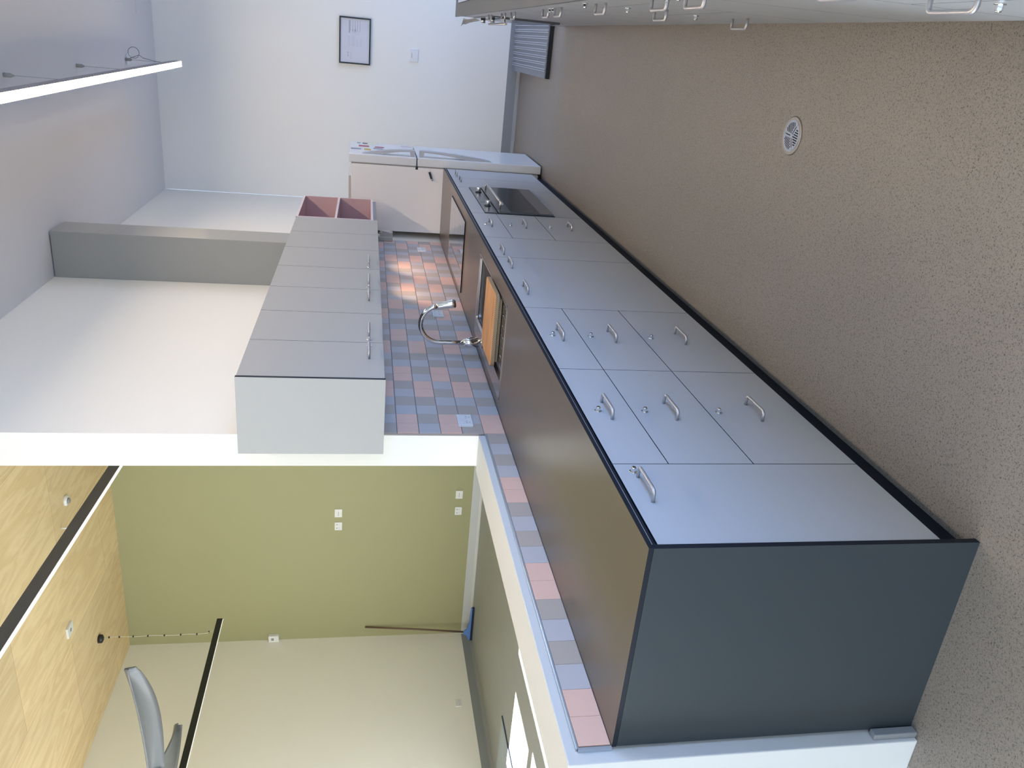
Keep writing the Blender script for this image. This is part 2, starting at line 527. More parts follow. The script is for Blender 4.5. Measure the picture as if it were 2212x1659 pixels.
# the low row on the half wall runs the other way: seen from the corner, grey blue grey blue pink pink
mb = MB()
mb.box(-0.645, -D - .0035, .004, YW, .90, .9915, 0)
low = 'GBGBPPGBGBPPGBGBPP'
for k in range(18):
    mi = {'P': 1, 'G': 2, 'B': 3}[low[k]]
    b = YW - k * TP; a = b - TP
    mb.chbox(-0.640, -D, a + .0006, b - .0006, .9012, .990, .0006, mi)
o = mb.build('low_tile_row', [M['grout'], M['tile_pink'], M['tile_grey'], M['tile_blue']])
tag(o, 'single row of pink, grey and blue tiles along the half wall', 'tiles')
# trims: aluminium edge above the low row and at its near end, dark trim at the end of the tall tiles
mb = MB()
mb.tube([(-.636, .002, .996), (-.636, YW, .996)], .0038, 10, 0)
mb.box(-.642, -.632, -.002, YW, .9915, .9945, 0)
mb.box(-.642, -.631, -.004, .0035, .90, .9945, 0)
o = mb.build('tile_edge_trim', M['strip'])
tag(o, 'thin metal edge trim above the low tile row', 'trim')

# ------------------------------------------------------------------ handles and locks
def d_handle(fx, y0, y1, z, sgn, proj=.034, r=.0052):
    """D handle between feet y0..y1 standing off plane x=fx in direction sgn"""
    pts = [(fx, y0, z)]
    rb = .013
    X1 = fx + sgn * proj
    pts.append((X1 - sgn * rb, y0, z))
    for k in range(1, 6):
        a = math.pi / 2 * k / 6
        pts.append((X1 - sgn * rb * (1 - math.sin(a)), y0 + rb * (1 - math.cos(a)), z))
    pts.append((X1, y0 + rb, z))
    pts.append((X1, y1 - rb, z))
    for k in range(1, 6):
        a = math.pi / 2 * k / 6
        pts.append((X1 - sgn * rb * (1 - math.cos(a)), y1 - rb * (1 - math.sin(a)), z))
    pts.append((X1 - sgn * rb, y1, z))
    pts.append((fx, y1, z))
    return MB().tube(pts, r, 12)

def lock(fx, y, z, sgn):
    mb = MB()
    mb.disc((fx, y, z), .0115, 'x', sgn * .0025, 20)
    hexa = [(y + .0082 * math.cos(a), z + .0082 * math.sin(a)) for a in [math.pi / 3 * k for k in range(6)]]
    mb.poly(hexa, 'x', fx, fx + sgn * .013)
    mb.disc((fx + sgn * .013, y, z), .0062, 'x', sgn * .003, 16)
    mb.box(*sorted((fx + sgn * .016, fx + sgn * .0163)), y - .0008, y + .0008, z - .003, z + .003, 1)
    return mb

GAP = .0015
def front(root, kind, fx, sgn, y0, y1, z0, z1, m, th=.018, hy=None, hz=None, ly=None, lz=None, cap=None):
    a, b = sorted((fx, fx - sgn * th))
    o = MB().box(a, b, y0 + GAP, y1 - GAP, z0 + GAP, z1 - GAP).build(kind, [m, M['edge']], root)
    for f in o.data.polygons:      # compact laminate: dark core shows on the edges
        if abs(f.normal.x) < .5: f.material_index = 1
    if hy is not None:
        d_handle(fx, hy - .065, hy + .065, hz, sgn).build('handle', M['handle'], o)
    if ly is not None:
        lock(fx, ly, lz, sgn).build('lock', [M['chrome'], M['black']], o)
    return o

def carcass(root, x0, x1, y0, y1, z0, z1, m=None):
    """open fronted box of boards"""
    mb = MB(); t = .016
    mb.box(x0, x1, y0 + .0005, y0 + t, z0, z1)
    mb.box(x0, x1, y1 - t, y1 - .0005, z0, z1)
    mb.box(x0, x1, y0 + t, y1 - t, z0, z0 + t)
    mb.box(x0, x1, y0 + t, y1 - t, z1 - t, z1)
    return mb.build('carcass', m or M['carcass'], root)

ZB, ZT, Z1, Z2 = .0976, .871, .700, .434
# ------------------------------------------------------------------ long left-hand run of base units (fronts at x = 0)
XB = -.60   # back of the carcasses
ZH1, ZH2, ZH3 = .788, .568, .268
ZK1, ZK2, ZK3 = .818, .658, .397
GB = 'grey base units along the long worktop'

def base_unit(y0, y1, label, name='base_cabinet'):
    r = thing(name, (-.3, (y0 + y1) / 2, ZB - .0), label, 'cabinet', GB)
    carcass(r, XB, -.0195, y0, y1, ZB, ZT - .0005)
    return r
def drawers3(r, fx, sgn, y0, y1, m, locks=True):
    c = (y0 + y1) / 2
    for (a, b, hz, lz) in ((Z1, ZT, ZH1, ZK1), (Z2, Z1, ZH2, ZK2), (ZB, Z2, ZH3, ZK3)):
        front(r, 'drawer', fx, sgn, y0, y1, a, b, m, hy=c, hz=hz, ly=c - .003, lz=lz)

LAM = M['laminate']
r = base_unit(.018, .420, 'narrow one-door grey base cabinet at the near end of the long worktop')
front(r, 'door', 0, 1, .020, .420, ZB, ZT, LAM, hy=.279, hz=.818, ly=.374, lz=.822)
r = base_unit(.420, 1.133, 'nearest three-drawer grey base cabinet, beside the one-door end cabinet')
drawers3(r, 0, 1, .420, 1.133, LAM)
r = base_unit(1.133, 1.8505, 'second three-drawer grey base cabinet, next to the sink cabinet')
drawers3(r, 0, 1, 1.133, 1.8505, LAM)
r = base_unit(1.8505, 2.731, 'wide grey cabinet under the sink with two small handles')
front(r, 'door', 0, 1, 1.8505, 2.731, ZB, ZT, LAM, hy=2.112, hz=.819)
d_handle(0, 2.500, 2.630, .82, 1).build('handle', M['handle'], [c for c in r.children if c.name.startswith('door')][0])
r = base_unit(2.731, 3.196, 'single-door grey base cabinet just beyond the sink cabinet')
front(r, 'door', 0, 1, 2.731, 3.196, ZB, ZT, LAM, hy=2.846, hz=.82)
r = base_unit(3.196, 3.897, 'three-drawer grey base cabinet beside the built-in oven')
drawers3(r, 0, 1, 3.196, 3.897, LAM)
# oven housing
r = thing('oven_housing', (-.3, 4.39, ZB), 'grey filler cabinet holding the built-in oven in the long run', 'cabinet', GB)
carcass(r, XB, -.0195, 3.897, 4.880, ZB, ZT - .0005)
front(r, 'top_filler', 0, 1, 3.897, 4.880, .775, ZT, LAM)
front(r, 'bottom_filler', 0, 1, 3.897, 4.880, ZB, .288, LAM)
ov = thing('built_in_oven', (-.3, 4.39, .29), 'wide built-in oven with smoked glass door under the hob', 'oven')
bx(-.56, -.02, 3.925, 4.855, .30, .765).build('oven_body', M['black'], ov)
cp = MB().box(-.012, .006, 3.909, 4.872, .687, .773).build('control_panel', M['oven_panel'], ov, bevel=.002)
bx(.006, .0066, 4.262, 4.368, .717, .767).build('display', M['display'], cp)
for yk in (4.135, 4.655):
    k = MB()
    k.disc((.006, yk, .727), .024, 'x', .006, 24, 1)
    k.disc((.012, yk, .727), .0165, 'x', .030, 24, 0)
    k.box(.030, .046, yk - .004, yk + .004, .708, .746, 0)
    k.build('knob', [M['chrome'], M['black']], cp, bevel=.001)
dr = MB().box(-.012, .014, 3.909, 4.872, .294, .683).build('oven_door', M['oven_panel'], ov, bevel=.002)
bx(-.011, .004, 3.900, 3.9088, .290, .685).build('dark_gap', M['black'], ov)
bx(.0138, .0146, 3.912, 4.869, .392, .596).build('window_glass', M['oven_glass'], dr)
hm = MB()
hm.tube([(.058, 3.955, .655), (.058, 4.86, .655)], .0085, 14)
for yk in (4.03, 4.785):
    hm.tube([(.013, yk, .655), (.058, yk, .655)], .0065, 10)
hm.tube([(.058, 4.035, .655), (.058, 4.045, .655)], .0105, 14, 1)
hm.build('handle', [M['handle'], M['black']], dr)
# far two-door cabinet
r = base_unit(4.880, 5.770, 'two-door grey base cabinet at the far end next to the fridge')
front(r, 'door', 0, 1, 4.880, 5.322, ZB, ZT, LAM, hy=5.175, hz=.812)
front(r, 'door', 0, 1, 5.322, 5.768, ZB, ZT, LAM, hy=5.455, hz=.818, ly=5.365, lz=.822)

# plinth, support rail, end panel and worktop
o = bx(-.055, -.037, .018, 5.795, 0, ZB - .001).build('plinth', M['plinth'])
tag(o, 'black recessed kickboard under the long row of base cabinets', 'plinth')
e = MB()
e.box(-D + .002, .0035, .0, .0178, 0, .8865, 0)
o = e.build('end_panel', M['charcoal'])
for f in o.data.polygons:
    if abs(f.normal.x) > .9: f.material_index = 1
o.data.materials.append(M['edge'])
tag(o, 'large dark charcoal end panel closing the near end of the long counter', 'panel')

SY0, SY1, SX0, SX1 = 2.100, 3.130, -.572, -.078    # sink cut-out
wt = thing('worktop', (-.3, 2.9, .871), 'long dark brown-grey worktop running from the end panel to the fridge', 'worktop')
mb = MB()
for (x0, x1, y0, y1) in ((-D, .0047, 0, SY0), (-D, .0047, SY1, 5.775), (-D, SX0, SY0, SY1), (SX1, .0047, SY0, SY1)):
    mb.box(x0, x1, y0, y1, .8872, .900)
o = mb.build('top', M['worktop'], wt)
bmx = o.data
bmx.materials.append(M['edge'])
for f in bmx.polygons:
    if abs(f.normal.z) < .5: f.material_index = 1
bx(-.030, -.004, .018, 5.77, ZT + .001, .8845).build('front_rail', M['edge'], wt)
bx(-.030, .0036, .018, 5.77, .8848, .8870).build('metal_strip', M['strip'], wt)

# sink
sk = thing('kitchen_sink', (-.325, 2.6, .70), 'stainless steel inset sink with ribbed drainer set into the worktop', 'sink')
BY0, BY1, BX0, BX1 = 2.56, 3.100, -.478, -.100
def rounded(x0, x1, y0, y1, r, n=5):
    P = []
    for cx, cy, a0 in ((x1 - r, y1 - r, 0), (x0 + r, y1 - r, 90), (x0 + r, y0 + r, 180), (x1 - r, y0 + r, 270)):
        for k in range(n + 1):
            a = math.radians(a0 + 90 * k / n)
            P.append((cx + r * math.cos(a), cy + r * math.sin(a)))
    return P
def ring(mb, A, za, B, zb, mi=0, smooth=False):
    i = len(mb.v); n = len(A)
    mb.v += [(p[0], p[1], za) for p in A] + [(p[0], p[1], zb) for p in B]
    for k in range(n):
        j = (k + 1) % n
        mb.face([i + k, i + j, i + n + j, i + n + k], mi, smooth)
mb = MB()
# flat deck between outer rim and recess, with the recess holding drainer and bowl
ro = rounded(SX0, SX1, SY0, SY1, .022)
ri = rounded(SX0 + .006, SX1 - .006, SY0 + .006, SY1 - .006, .018)
ring(mb, ro, .9003, ro, .9022); ring(mb, ro, .9022, ri, .9022)
rj = rounded(BX0 - .004, BX1 + .010, SY0 + .022, BY1 + .004, .02)
ring(mb, ri, .9022, rj, .9012)
rk = rounded(BX0, BX1 + .004, SY0 + .030, BY1, .018)
ring(mb, rj, .9012, rk, .888)
mb.build('rim', M['sink'], sk)
mb = MB()
i = len(mb.v)
mb.v += [(BX0, SY0 + .03, .888), (BX1 + .004, SY0 + .03, .888), (BX1 + .004, BY0, .884), (BX0, BY0, .884)]
mb.face([i, i + 1, i + 2, i + 3])
for k in range(7):
    x = BX0 + .035 + k * (BX1 - BX0 - .06) / 6
    mb.tube([(x, SY0 + .055, .8885), (x, BY0 - .02, .8845)], .0012, 8)
mb.build('drainer', M['sink'], sk)
mb = MB()
b0 = rounded(BX0, BX1 + .004, BY0, BY1, .03)
b1 = rounded(BX0 + .006, BX1 - .002, BY0 + .006, BY1 - .006, .032)
b2 = rounded(BX0 + .03, BX1 - .026, BY0 + .03, BY1 - .03, .03)
ring(mb, b0, .884, b1, .72, 0, True); ring(mb, b1, .72, b2, .70, 0, True)
i = len(mb.v); mb.v += [(p[0], p[1], .70) for p in b2]; mb.face([i + k for k in range(len(b2))])
mb.build('bowl', M['sink'], sk)
MB().disc((-.29, 2.83, .7005), .045, 'z', .004, 28).build('drain', M['steel'], sk)

# cutting board (a thick slab with a rebated underside)
cb = thing('cutting_board', (-.28, 2.47, .889), 'thick wooden cutting board with striped end grain laid across the sink', 'cutting board')
mb = MB()
P = rounded(-.470, -.083, 2.285, 2.640, .022)
mb.poly(P, 'z', .9075, .9275, 1)
o = mb.build('slab', [M['board'], M['endgrain']], cb, bevel=.0015)
for f in o.data.polygons: f.material_index = 0 if abs(f.normal.z) > .7 else 1
mb = MB()
P = rounded(-.452, -.108, 2.305, 2.620, .012)
mb.poly(P, 'z', .8895, .9074)
mb.build('rebate', M['endgrain'], cb)

# tap
tp = thing('gooseneck_tap', (-.520, 2.77, .9022), 'tall chrome gooseneck mixer tap arching over the sink', 'tap')
bxp = -.520
mb = MB()
mb.tube([(bxp, 2.77, .9024), (bxp, 2.77, .912)], .028, 24)
mb.tube([(bxp, 2.77, .912), (bxp, 2.77, 1.008), (bxp, 2.77, 1.012)], [.0235, .0235, .019], 24)
mb.build('tap_body', M['chrome'], tp)
mb = MB()
pts = [(bxp, 2.77, 1.008), (bxp, 2.77, 1.08), (bxp, 2.77, 1.150)]
cx, cz, rr = bxp + .107, 1.152, .107
for k in range(1, 17):
    a = math.pi - math.radians(168) * k / 16
    pts.append((cx + rr * math.cos(a), 2.77, cz + rr * math.sin(a)))
mb.tube(pts, .0135, 18)
mb.build('spout', M['chrome'], tp)
e0 = Vector(pts[-1]); dv = Vector((.20, 0, -1)).normalized()
mb = MB()
mb.tube([e0, e0 + dv * .008, e0 + dv * .085, e0 + dv * .105], [.015, .017, .0245, .0235], 22)
mb.tube([e0 + dv * .105, e0 + dv * .108], .019, 20, 1)
mb.build('spray_head', [M['chrome'], M['black']], tp)
mb = MB()
mb.tube([(bxp, 2.79, .985), (bxp, 2.812, .985)], .016, 18)
mb.tube([(bxp, 2.812, .985), (bxp + .002, 2.835, .965), (bxp + .004, 2.842, .915)], [.008, .0085, .006], 10)
mb.build('lever', M['chrome'], tp)
MB().tube([(bxp, 2.748, 1.0), (bxp - .001, 2.728, 1.006)], [.005, .006], 10).build('aerator_knob', M['chrome'], tp)

# hobs
def hob(x0, x1, y0, y1, label):
    r = thing('induction_hob', ((x0 + x1) / 2, (y0 + y1) / 2, .900), label, 'hob', 'black glass hobs')
    g_ = MB().box(x0, x1, y0, y1, .9002, .9085).build('glass_top', [M['glass_black'], M['hole']], r)
    for f_ in g_.data.polygons:
        if abs(f_.normal.z) < .5: f_.material_index = 1
    for (cx, cy, rd) in ((.3, .28, .09), (.7, .28, .075), (.3, .73, .075), (.7, .73, .10)):
        mb = MB()
        c = (x0 + (x1 - x0) * cx, y0 + (y1 - y0) * cy, .90865)
        A = [(c[0] + rd * math.cos(a), c[1] + rd * math.sin(a)) for a in [2 * math.pi * k / 40 for k in range(40)]]
        B = [(c[0] + (rd - .0012) * math.cos(a), c[1] + (rd - .0012) * math.sin(a)) for a in [2 * math.pi * k / 40 for k in range(40)]]
        ring(mb, A, c[2], B, c[2])
        mb.build('cooking_zone', M['display'], r)
hob(-.570, -.070, 3.905, 4.860, 'black glass hob on the long worktop reflecting the fridge')

# ------------------------------------------------------------------ wall cabinets
XU = -.279
GU = 'grey wall cabinets above the tiled splashback'
UZ0, UZ1 = 1.480, 2.088
U = M['upper']
def wall_unit(y0, y1, label):
    r = thing('wall_cabinet', (-.45, (y0 + y1) / 2, UZ0), label, 'cabinet', GU)
    mb = MB(); t = .016
    mb.box(-.6315, XU - .0195, y0 + .0005, y0 + t, UZ0, UZ1)
    mb.box(-.6315, XU - .0195, y1 - t, y1 - .0005, UZ0, UZ1)
    mb.box(-.6315, XU - .0195, y0 + t, y1 - t, UZ0, UZ0 + t)
    mb.box(-.6315, XU - .0195, y0 + t, y1 - t, UZ1 - t, UZ1)
    mb.build('carcass', U, r)
    return r
HZ = 1.547
r = wall_unit(1.662, 2.514, 'two-door grey wall cabinet at the near end of the row, beside the plain end panel')
front(r, 'door', XU, 1, 1.662, 2.088, UZ0, UZ1, U, hy=1.948, hz=HZ, ly=2.046, lz=HZ)
front(r, 'door', XU, 1, 2.088, 2.514, UZ0, UZ1, U, hy=2.222, hz=HZ, ly=2.128, lz=HZ)
r = wall_unit(2.514, 3.370, 'two-door grey wall cabinet in the middle of the row, above the sink')
front(r, 'door', XU, 1, 2.514, 2.937, UZ0, UZ1, U, hy=2.80, hz=HZ, ly=2.896, lz=HZ)
front(r, 'door', XU, 1, 2.937, 3.370, UZ0, UZ1, U, hy=3.09, hz=HZ, ly=2.985, lz=HZ)
r = wall_unit(3.370, 3.830, 'single-door grey wall cabinet just before the rangehood cabinet')
front(r, 'door', XU, 1, 3.370, 3.830, UZ0, UZ1, U, hy=3.52, hz=HZ, ly=3.415, lz=HZ)
# rangehood cabinet with two plain fronts and lamps in its underside
r = thing('rangehood_cabinet', (-.45, 4.3, UZ0), 'grey rangehood cabinet without handles over the hob, lamps in its underside', 'rangehood', GU)
mb = MB()
mb.box(-.6315, XU - .0195, 3.8305, 4.7645, UZ0 + .03, UZ1)
mb.build('carcass', U, r)
front(r, 'front_panel', XU, 1, 3.830, 4.282, UZ0, UZ1, U)
front(r, 'front_panel', XU, 1, 4.282, 4.765, UZ0, UZ1, U)
bx(-.62, XU - .02, 3.835, 4.76, UZ0 + .012, UZ0 + .030).build('hood_underside', M['steel'], r, bevel=.002)
for yk in (3.98, 4.62):
    MB().disc((-.38, yk, UZ0 + .004), .022, 'z', .008, 20).build('hood_lamp', M['hood_lamp'], r)
    l = lamp('hood_light', 'SPOT', (-.38, yk, UZ0 - .002), (-.12, .35, -1), 16.0, (1.0, 0.66, 0.44))
    l.data.spot_size = math.radians(130); l.data.spot_blend = .7; l.data.shadow_soft_size = .025
# near end panel of the row
e = MB().box(-.632, XU + .002, 1.642, 1.660, UZ0 - .002, UZ1 + .001).build('wall_cabinet_end_panel', [U, M['edge']])
for f in e.data.polygons:
    if f.normal.x > .9: f.material_index = 1
tag(e, 'plain pale grey side panel at the near end of the wall cabinets', 'panel')
# pink open shelf
r = thing('open_shelf_unit', (-.45, 5.19, UZ0 + .02), 'dusty pink open shelf box with two pigeonholes at the end of the wall cabinets', 'shelf')
t = .017
sy0, sy1, sz0, sz1 = 4.767, 5.610, 1.512, 2.092
mb = MB()
mb.box(-.631, XU, sy0, sy0 + t, sz0, sz1); mb.box(-.631, XU, sy1 - t, sy1, sz0, sz1)
mb.box(-.631, XU, sy0 + t, sy1 - t, sz0, sz0 + t); mb.box(-.631, XU, sy0 + t, sy1 - t, sz1 - t, sz1)
mb.box(-.631, -.622, sy0 + t, sy1 - t, sz0 + t, sz1 - t)
o = mb.build('shelf_box', [M['pink'], M['pink_edge']], r)
for f in o.data.polygons:
    if f.normal.x > .9 and f.center.x + r.location.x > XU - .01: f.material_index = 1
o = bx(-.622, XU - .0005, sy0 + t, sy1 - t, 1.787, 1.804).build('shelf', [M['pink'], M['pink_edge']], r)
for f in o.data.polygons:
    if f.normal.x > .9: f.material_index = 1
bx(-.6, XU - .02, sy0, sy1, 1.484, 1.5118).build('light_pelmet', M['upper'], r)
# flue cover
r = thing('rangehood_flue', (-.48, 4.29, 2.09), 'tall grey square flue cover rising from the wall cabinets to the ceiling', 'flue')
bx(-.6445, -.335, 4.142, 4.440, 2.090, 3.612).build('duct_cover', M['flue'], r, bevel=.002)
bx(-.352, -.333, 4.1405, 4.1425, 2.090, 3.612).build('corner_strip', M['flue'], r)

# ------------------------------------------------------------------ sockets and switches
def socket_x(xf, yc, zc, label, group, sgn=1, nsw=2, w=.118, h=.072, th=.012):
    """plate on a wall facing +x / -x"""
    r = thing('power_socket', (xf, yc, zc), label, 'socket', group)
    a, b = sorted((xf, xf + sgn * th))
    MB().box(a, b, yc - w / 2, yc + w / 2, zc - h / 2, zc + h / 2).build('plate', M['white_plastic'], r, bevel=.002)
    for k in range(nsw):
        yy = yc + (k - (nsw - 1) / 2) * .055
        a2, b2 = sorted((xf + sgn * th, xf + sgn * (th + .005)))
        MB().box(a2, b2, yy - .006, yy + .006, zc + .012, zc + .030).build('switch', M['white_plastic'], r, bevel=.001)
        mb = MB()
        a3, b3 = sorted((xf + sgn * th, xf + sgn * (th + .0006)))
        mb.box(a3, b3, yy - .010, yy - .007, zc - .012, zc - .004); mb.box(a3, b3, yy + .007, yy + .010, zc - .012, zc - .004)
        mb.box(a3, b3, yy - .0015, yy + .0015, zc - .026, zc - .018)
        mb.build('pin_holes', M['seal'], r)
    return r
GS = 'white double power sockets on the tiles'
socket_x(-D + .0002, 1.972, 1.083, 'white double power socket on the tiles nearest the half wall', GS)
socket_x(-D + .0002, 3.592, 1.086, 'white double power socket on the tiles behind the tap', GS)
socket_x(-D + .0002, 5.312, 1.092, 'white double power socket on the tiles behind the hob, close to the fridge', GS)

def plate_y(xc, zc, w, h, label, kind, name='power_socket', group=None, cat='socket'):
    yf = YF
    r = thing(name, (xc, yf, zc), label, cat, group)
    MB().box(xc - w / 2, xc + w / 2, yf - .011, yf - .0003, zc - h / 2, zc + h / 2).build('plate', M['white_plastic'], r, bevel=.002)
    mb = MB()
    if kind == 'dots':
        for k in range(3):
            mb.box(xc - .030 + k * .022, xc - .021 + k * .022, yf - .0116, yf - .011, zc - .004, zc + .004)
        mb.build('ports', M['black'], r)
    elif kind == 'switch':
        mb.disc((xc, yf - .011, zc - .006), .011, 'y', -.006, 18)
        mb.build('button', M['white_plastic'], r)
        bx(xc - .024, xc + .024, yf - .0115, yf - .011, zc + .020, zc + .024).build('slot', M['seal'], r)
    else:
        for s_ in (-1, 1):
            MB().box(xc + s_ * .026 - .005, xc + s_ * .026 + .005, yf - .015, yf - .011, zc + .010, zc + .026).build('switch', M['cable_grey'], r, bevel=.001)
            mb2 = MB()
            mb2.box(xc + s_ * .026 - .008, xc + s_ * .026 - .005, yf - .0115, yf - .011, zc - .012, zc - .004)
            mb2.box(xc + s_ * .026 + .005, xc + s_ * .026 + .008, yf - .0115, yf - .011, zc - .012, zc - .004)
            mb2.build('pin_holes', M['seal'], r)
plate_y(.865, 1.112, .122, .082, 'white wall plate with a round button below the framed poster', 'switch', 'wall_switch', None, 'switch')
plate_y(-4.616, 1.832, .118, .092, 'upper white data plate with three dark ports on the olive wall', 'dots', 'data_outlet', None, 'outlet')
plate_y(-4.810, 1.831, .118, .092, 'upper white power socket left of the data plate on the olive wall', 'socket')
plate_y(-4.353, .302, .118, .090, 'lower white data plate near the skirting of the olive wall', 'dots', 'data_outlet', None, 'outlet')
plate_y(-4.599, .299, .118, .090, 'lower white power socket near the skirting of the olive wall', 'socket')
socket_x(XL + .0002, 6.128, .300, 'white double power socket low on the white left wall', None)
r = thing('wall_sensor', (XL + .02, YF - .03, 2.667), 'small white motion sensor high in the corner of the olive wall', 'sensor')
MB().box(XL + .002, XL + .10, YF - .055, YF - .001, 2.60, 2.735).build('casing', M['white_plastic'], r, bevel=.004)
bx(XL + .03, XL + .07, YF - .0556, YF - .055, 2.665, 2.70).build('lens', M['cable_grey'], r)

# beige service box on the tiled wall beside the fridge
r = thing('service_box', (-.60, 5.62, 1.40), 'aged beige plastic box with cables on the wall beside the fridge', 'box')
MB().box(-.631, -.594, 5.575, 5.70, 1.331, 1.50).build('box_cover', M['beige_plastic'], r, bevel=.003)
mb = MB()
mb.box(-.594, -.560, 5.59, 5.70, 1.331, 1.44)
for k in range(4):
    mb.tube([(-.575 + .006 * k, 5.60, 1.345 + .02 * k), (-.556 + .004 * k, 5.597, 1.37 + .02 * k), (-.572, 5.60, 1.40 + .018 * k)], .0045, 8)
mb.build('loose_cables', M['beige_plastic'], r)
# strip of wall beyond the tiles
# ------------------------------------------------------------------ fridge
fr = thing('fridge', (-.27, 6.2, 0), 'tall white two-door fridge freezer at the far end of the long counter', 'fridge')
fy0, fy1 = 5.800, 6.612
MB().box(-.590, -.012, fy0, fy1, .035, 1.702).build('cabinet_body', M['fridge_side'], fr, bevel=.004)
bx(-.014, -.001, fy0 + .006, fy1 - .006, .04, 1.70).build('door_seal', M['seal'], fr)
MB().box(-.56, -.03, fy0 + .02, fy1 - .02, 0, .035).build('base_grille', M['black'], fr)
def fdoor(z0, z1):
    return MB().chbox(-.001, .070, fy0, fy1, z0, z1, .006).build('door', M['fridge'], fr)
d1 = fdoor(.016, 1.128); d2 = fdoor(1.138, 1.722)
def fhandle(zb, zt, d):
    """zb: blocky end near the seam, zt: tapered end"""
    mb = MB()
    n = 14
    sg = 1 if zt > zb else -1
    ya0, ya1 = 5.862, 5.935
    Lh = abs(zt - zb)
    prof = []
    # outer curve and inner curve of the handle in (x, z)
    outer, inner = [], []
    for k in range(n + 1):
        t = k / n
        z = zb + sg * Lh * t
        xo = .070 + .052 * (1 - t) ** .55 * (1 if t > 0 else 1)
        xo = .070 + .052 * math.cos(t * math.pi / 2) ** .8 if t < 1 else .0705
        outer.append((xo, z))
    i0 = .09 * Lh
    i1 = .62 * Lh
    inner.append((.070, zb)); inner.append((.070, zb + sg * .035))
    m_ = 8
    for k in range(m_ + 1):
        t = k / m_
        z = zb + sg * (.040 + (i1 - .040) * t)
        tt = (abs(z - zb)) / Lh
        xo = .070 + .052 * math.cos(tt * math.pi / 2) ** .8
        xi = max(.0702, xo - .013 - .018 * t * t)
        if k == m_: xi = .0702
        inner.append((xi, z))
    inner.append((.0702, zt))
    mb2 = MB()
    # build as strips so concave outline stays clean
    zs = sorted({round(abs(p[1] - zb), 5) for p in outer + inner})
    def interp(P, s_):
        Q = [(abs(p[1] - zb), p[0]) for p in P]
        for a, b in zip(Q, Q[1:]):
            if a[0] <= s_ <= b[0] and b[0] > a[0]: return a[1] + (b[1] - a[1]) * (s_ - a[0]) / (b[0] - a[0])
        return Q[-1][1]
    for a, b in zip(zs, zs[1:]):
        if b - a < 1e-4: continue
        e1, e2 = a + 1e-4, b - 1e-4
        xo1, xo2, xi1, xi2 = interp(outer, e1), interp(outer, e2), interp(inner, e1), interp(inner, e2)
        z1_, z2_ = zb + sg * a, zb + sg * b
        mb2.poly([(xi1, z1_), (max(xo1, xi1 + .001), z1_), (max(xo2, xi2 + .001), z2_), (xi2, z2_)], 'y', ya0, ya1)
    mb2.build('handle', M['fridge_handle'], d)
fhandle(1.108, .462, d1)
fhandle(1.150, 1.612, d2)
mb = MB()
mb.poly([(-.02, 1.703), (.03, 1.703), (-.10, 1.725), (-.12, 1.725), (-.12, 1.703)], 'y', fy0 + .01, fy0 + .06)
mb.build('hinge_cover', M['white_plastic'], fr)
MB().box(-.58, -.12, fy0 + .003, fy1 - .01, 1.7025, 1.722).build('top_board', M['beige_plastic'], fr, bevel=.002)
bx(-.03, -.002, fy0 - .001, fy0 + .05, 1.122, 1.144).build('middle_hinge', M['black'], fr)

# magnets and cards on the freezer door
def card(y0, y1, z0, z1, m, label, group='fridge magnets', kind='magnet'):
    o = MB().box(.0703, .0733, y0, y1, z0, z1).build('fridge_magnet', m, bevel=.0006)
    tag(o, label, 'magnet', group)
card(6.10, 6.165, 1.621, 1.711, M['magnet_grey'], 'grey printed magnet at the top near edge of the freezer door')
card(6.30, 6.38, 1.550, 1.643, M['magnet_red'], 'dark red leaf-shaped magnet high on the freezer door')
card(6.09, 6.165, 1.534, 1.592, M['magnet_yellow'], 'ochre yellow magnet above the freezer handle')
card(6.30, 6.345, 1.412, 1.498, M['magnet_red'], 'lower dark red magnet, halfway down the freezer door')
card(6.20, 6.245, 1.425, 1.511, M['magnet_grey'], 'grey card magnet just below the lower dark red one')
card(6.51, 6.56, 1.565, 1.610, M['magnet_dark'], 'small dark magnet near the far edge of the freezer door')
card(6.51, 6.555, 1.475, 1.560, M['magnet_pale'], 'pale yellow printed magnet near the far edge of the freezer door')
card(6.48, 6.53, 1.155, 1.248, M['magnet_pink'], 'pale pink card just above the fridge door seam')
card(6.53, 6.56, 1.630, 1.660, M['magnet_grey'], 'tiny grey magnet in the top far corner of the freezer door')
r = thing('magnetic_clip', (-.08, 5.79, 1.0), 'black magnetic clip on the side of the fridge', 'clip')
mb = MB()
mb.poly([(-.118, .986), (-.112, 1.004), (-.045, 1.030), (-.040, 1.012)], 'y', 5.780, 5.7995)
mb.build('clip_body', M['black'], r, bevel=.002)
mb = MB()
mb.box(-.110, -.100, 5.776, 5.780, .992, 1.006)
mb.build('clip_edge', M['steel'], r)

# ------------------------------------------------------------------ right-hand run (fronts at x = XF)
XF = 1.231
GR = 'grey base units of the right-hand counter'
def unit_r(y0, y1, label):
    r = thing('base_cabinet', (XF + .3, (y0 + y1) / 2, ZB), label, 'cabinet', GR)
    carcass(r, XF + .0195, XF + .60, y0, y1, ZB, ZT - .0005)
    return r
def drawers_r(r, y0, y1):
    c = (y0 + y1) / 2
    for (a, b, hz, lz) in ((Z1, ZT, ZH1, ZK1), (Z2, Z1, ZH2, ZK2), (ZB, Z2, ZH3, ZK3)):
        front(r, 'drawer', XF, -1, y0, y1, a, b, LAM, hy=c, hz=hz, ly=c + .10, lz=lz)
r = unit_r(-.42, .230, 'three-drawer cabinet of the right-hand counter closest to the viewer')
drawers_r(r, -.42, .230)
r = unit_r(.230, 1.170, 'two-door cabinet between the two drawer stacks of the right-hand counter')
front(r, 'door', XF, -1, .230, .710, ZB, ZT, LAM, hy=.575, hz=.79, ly=.668, lz=.80)
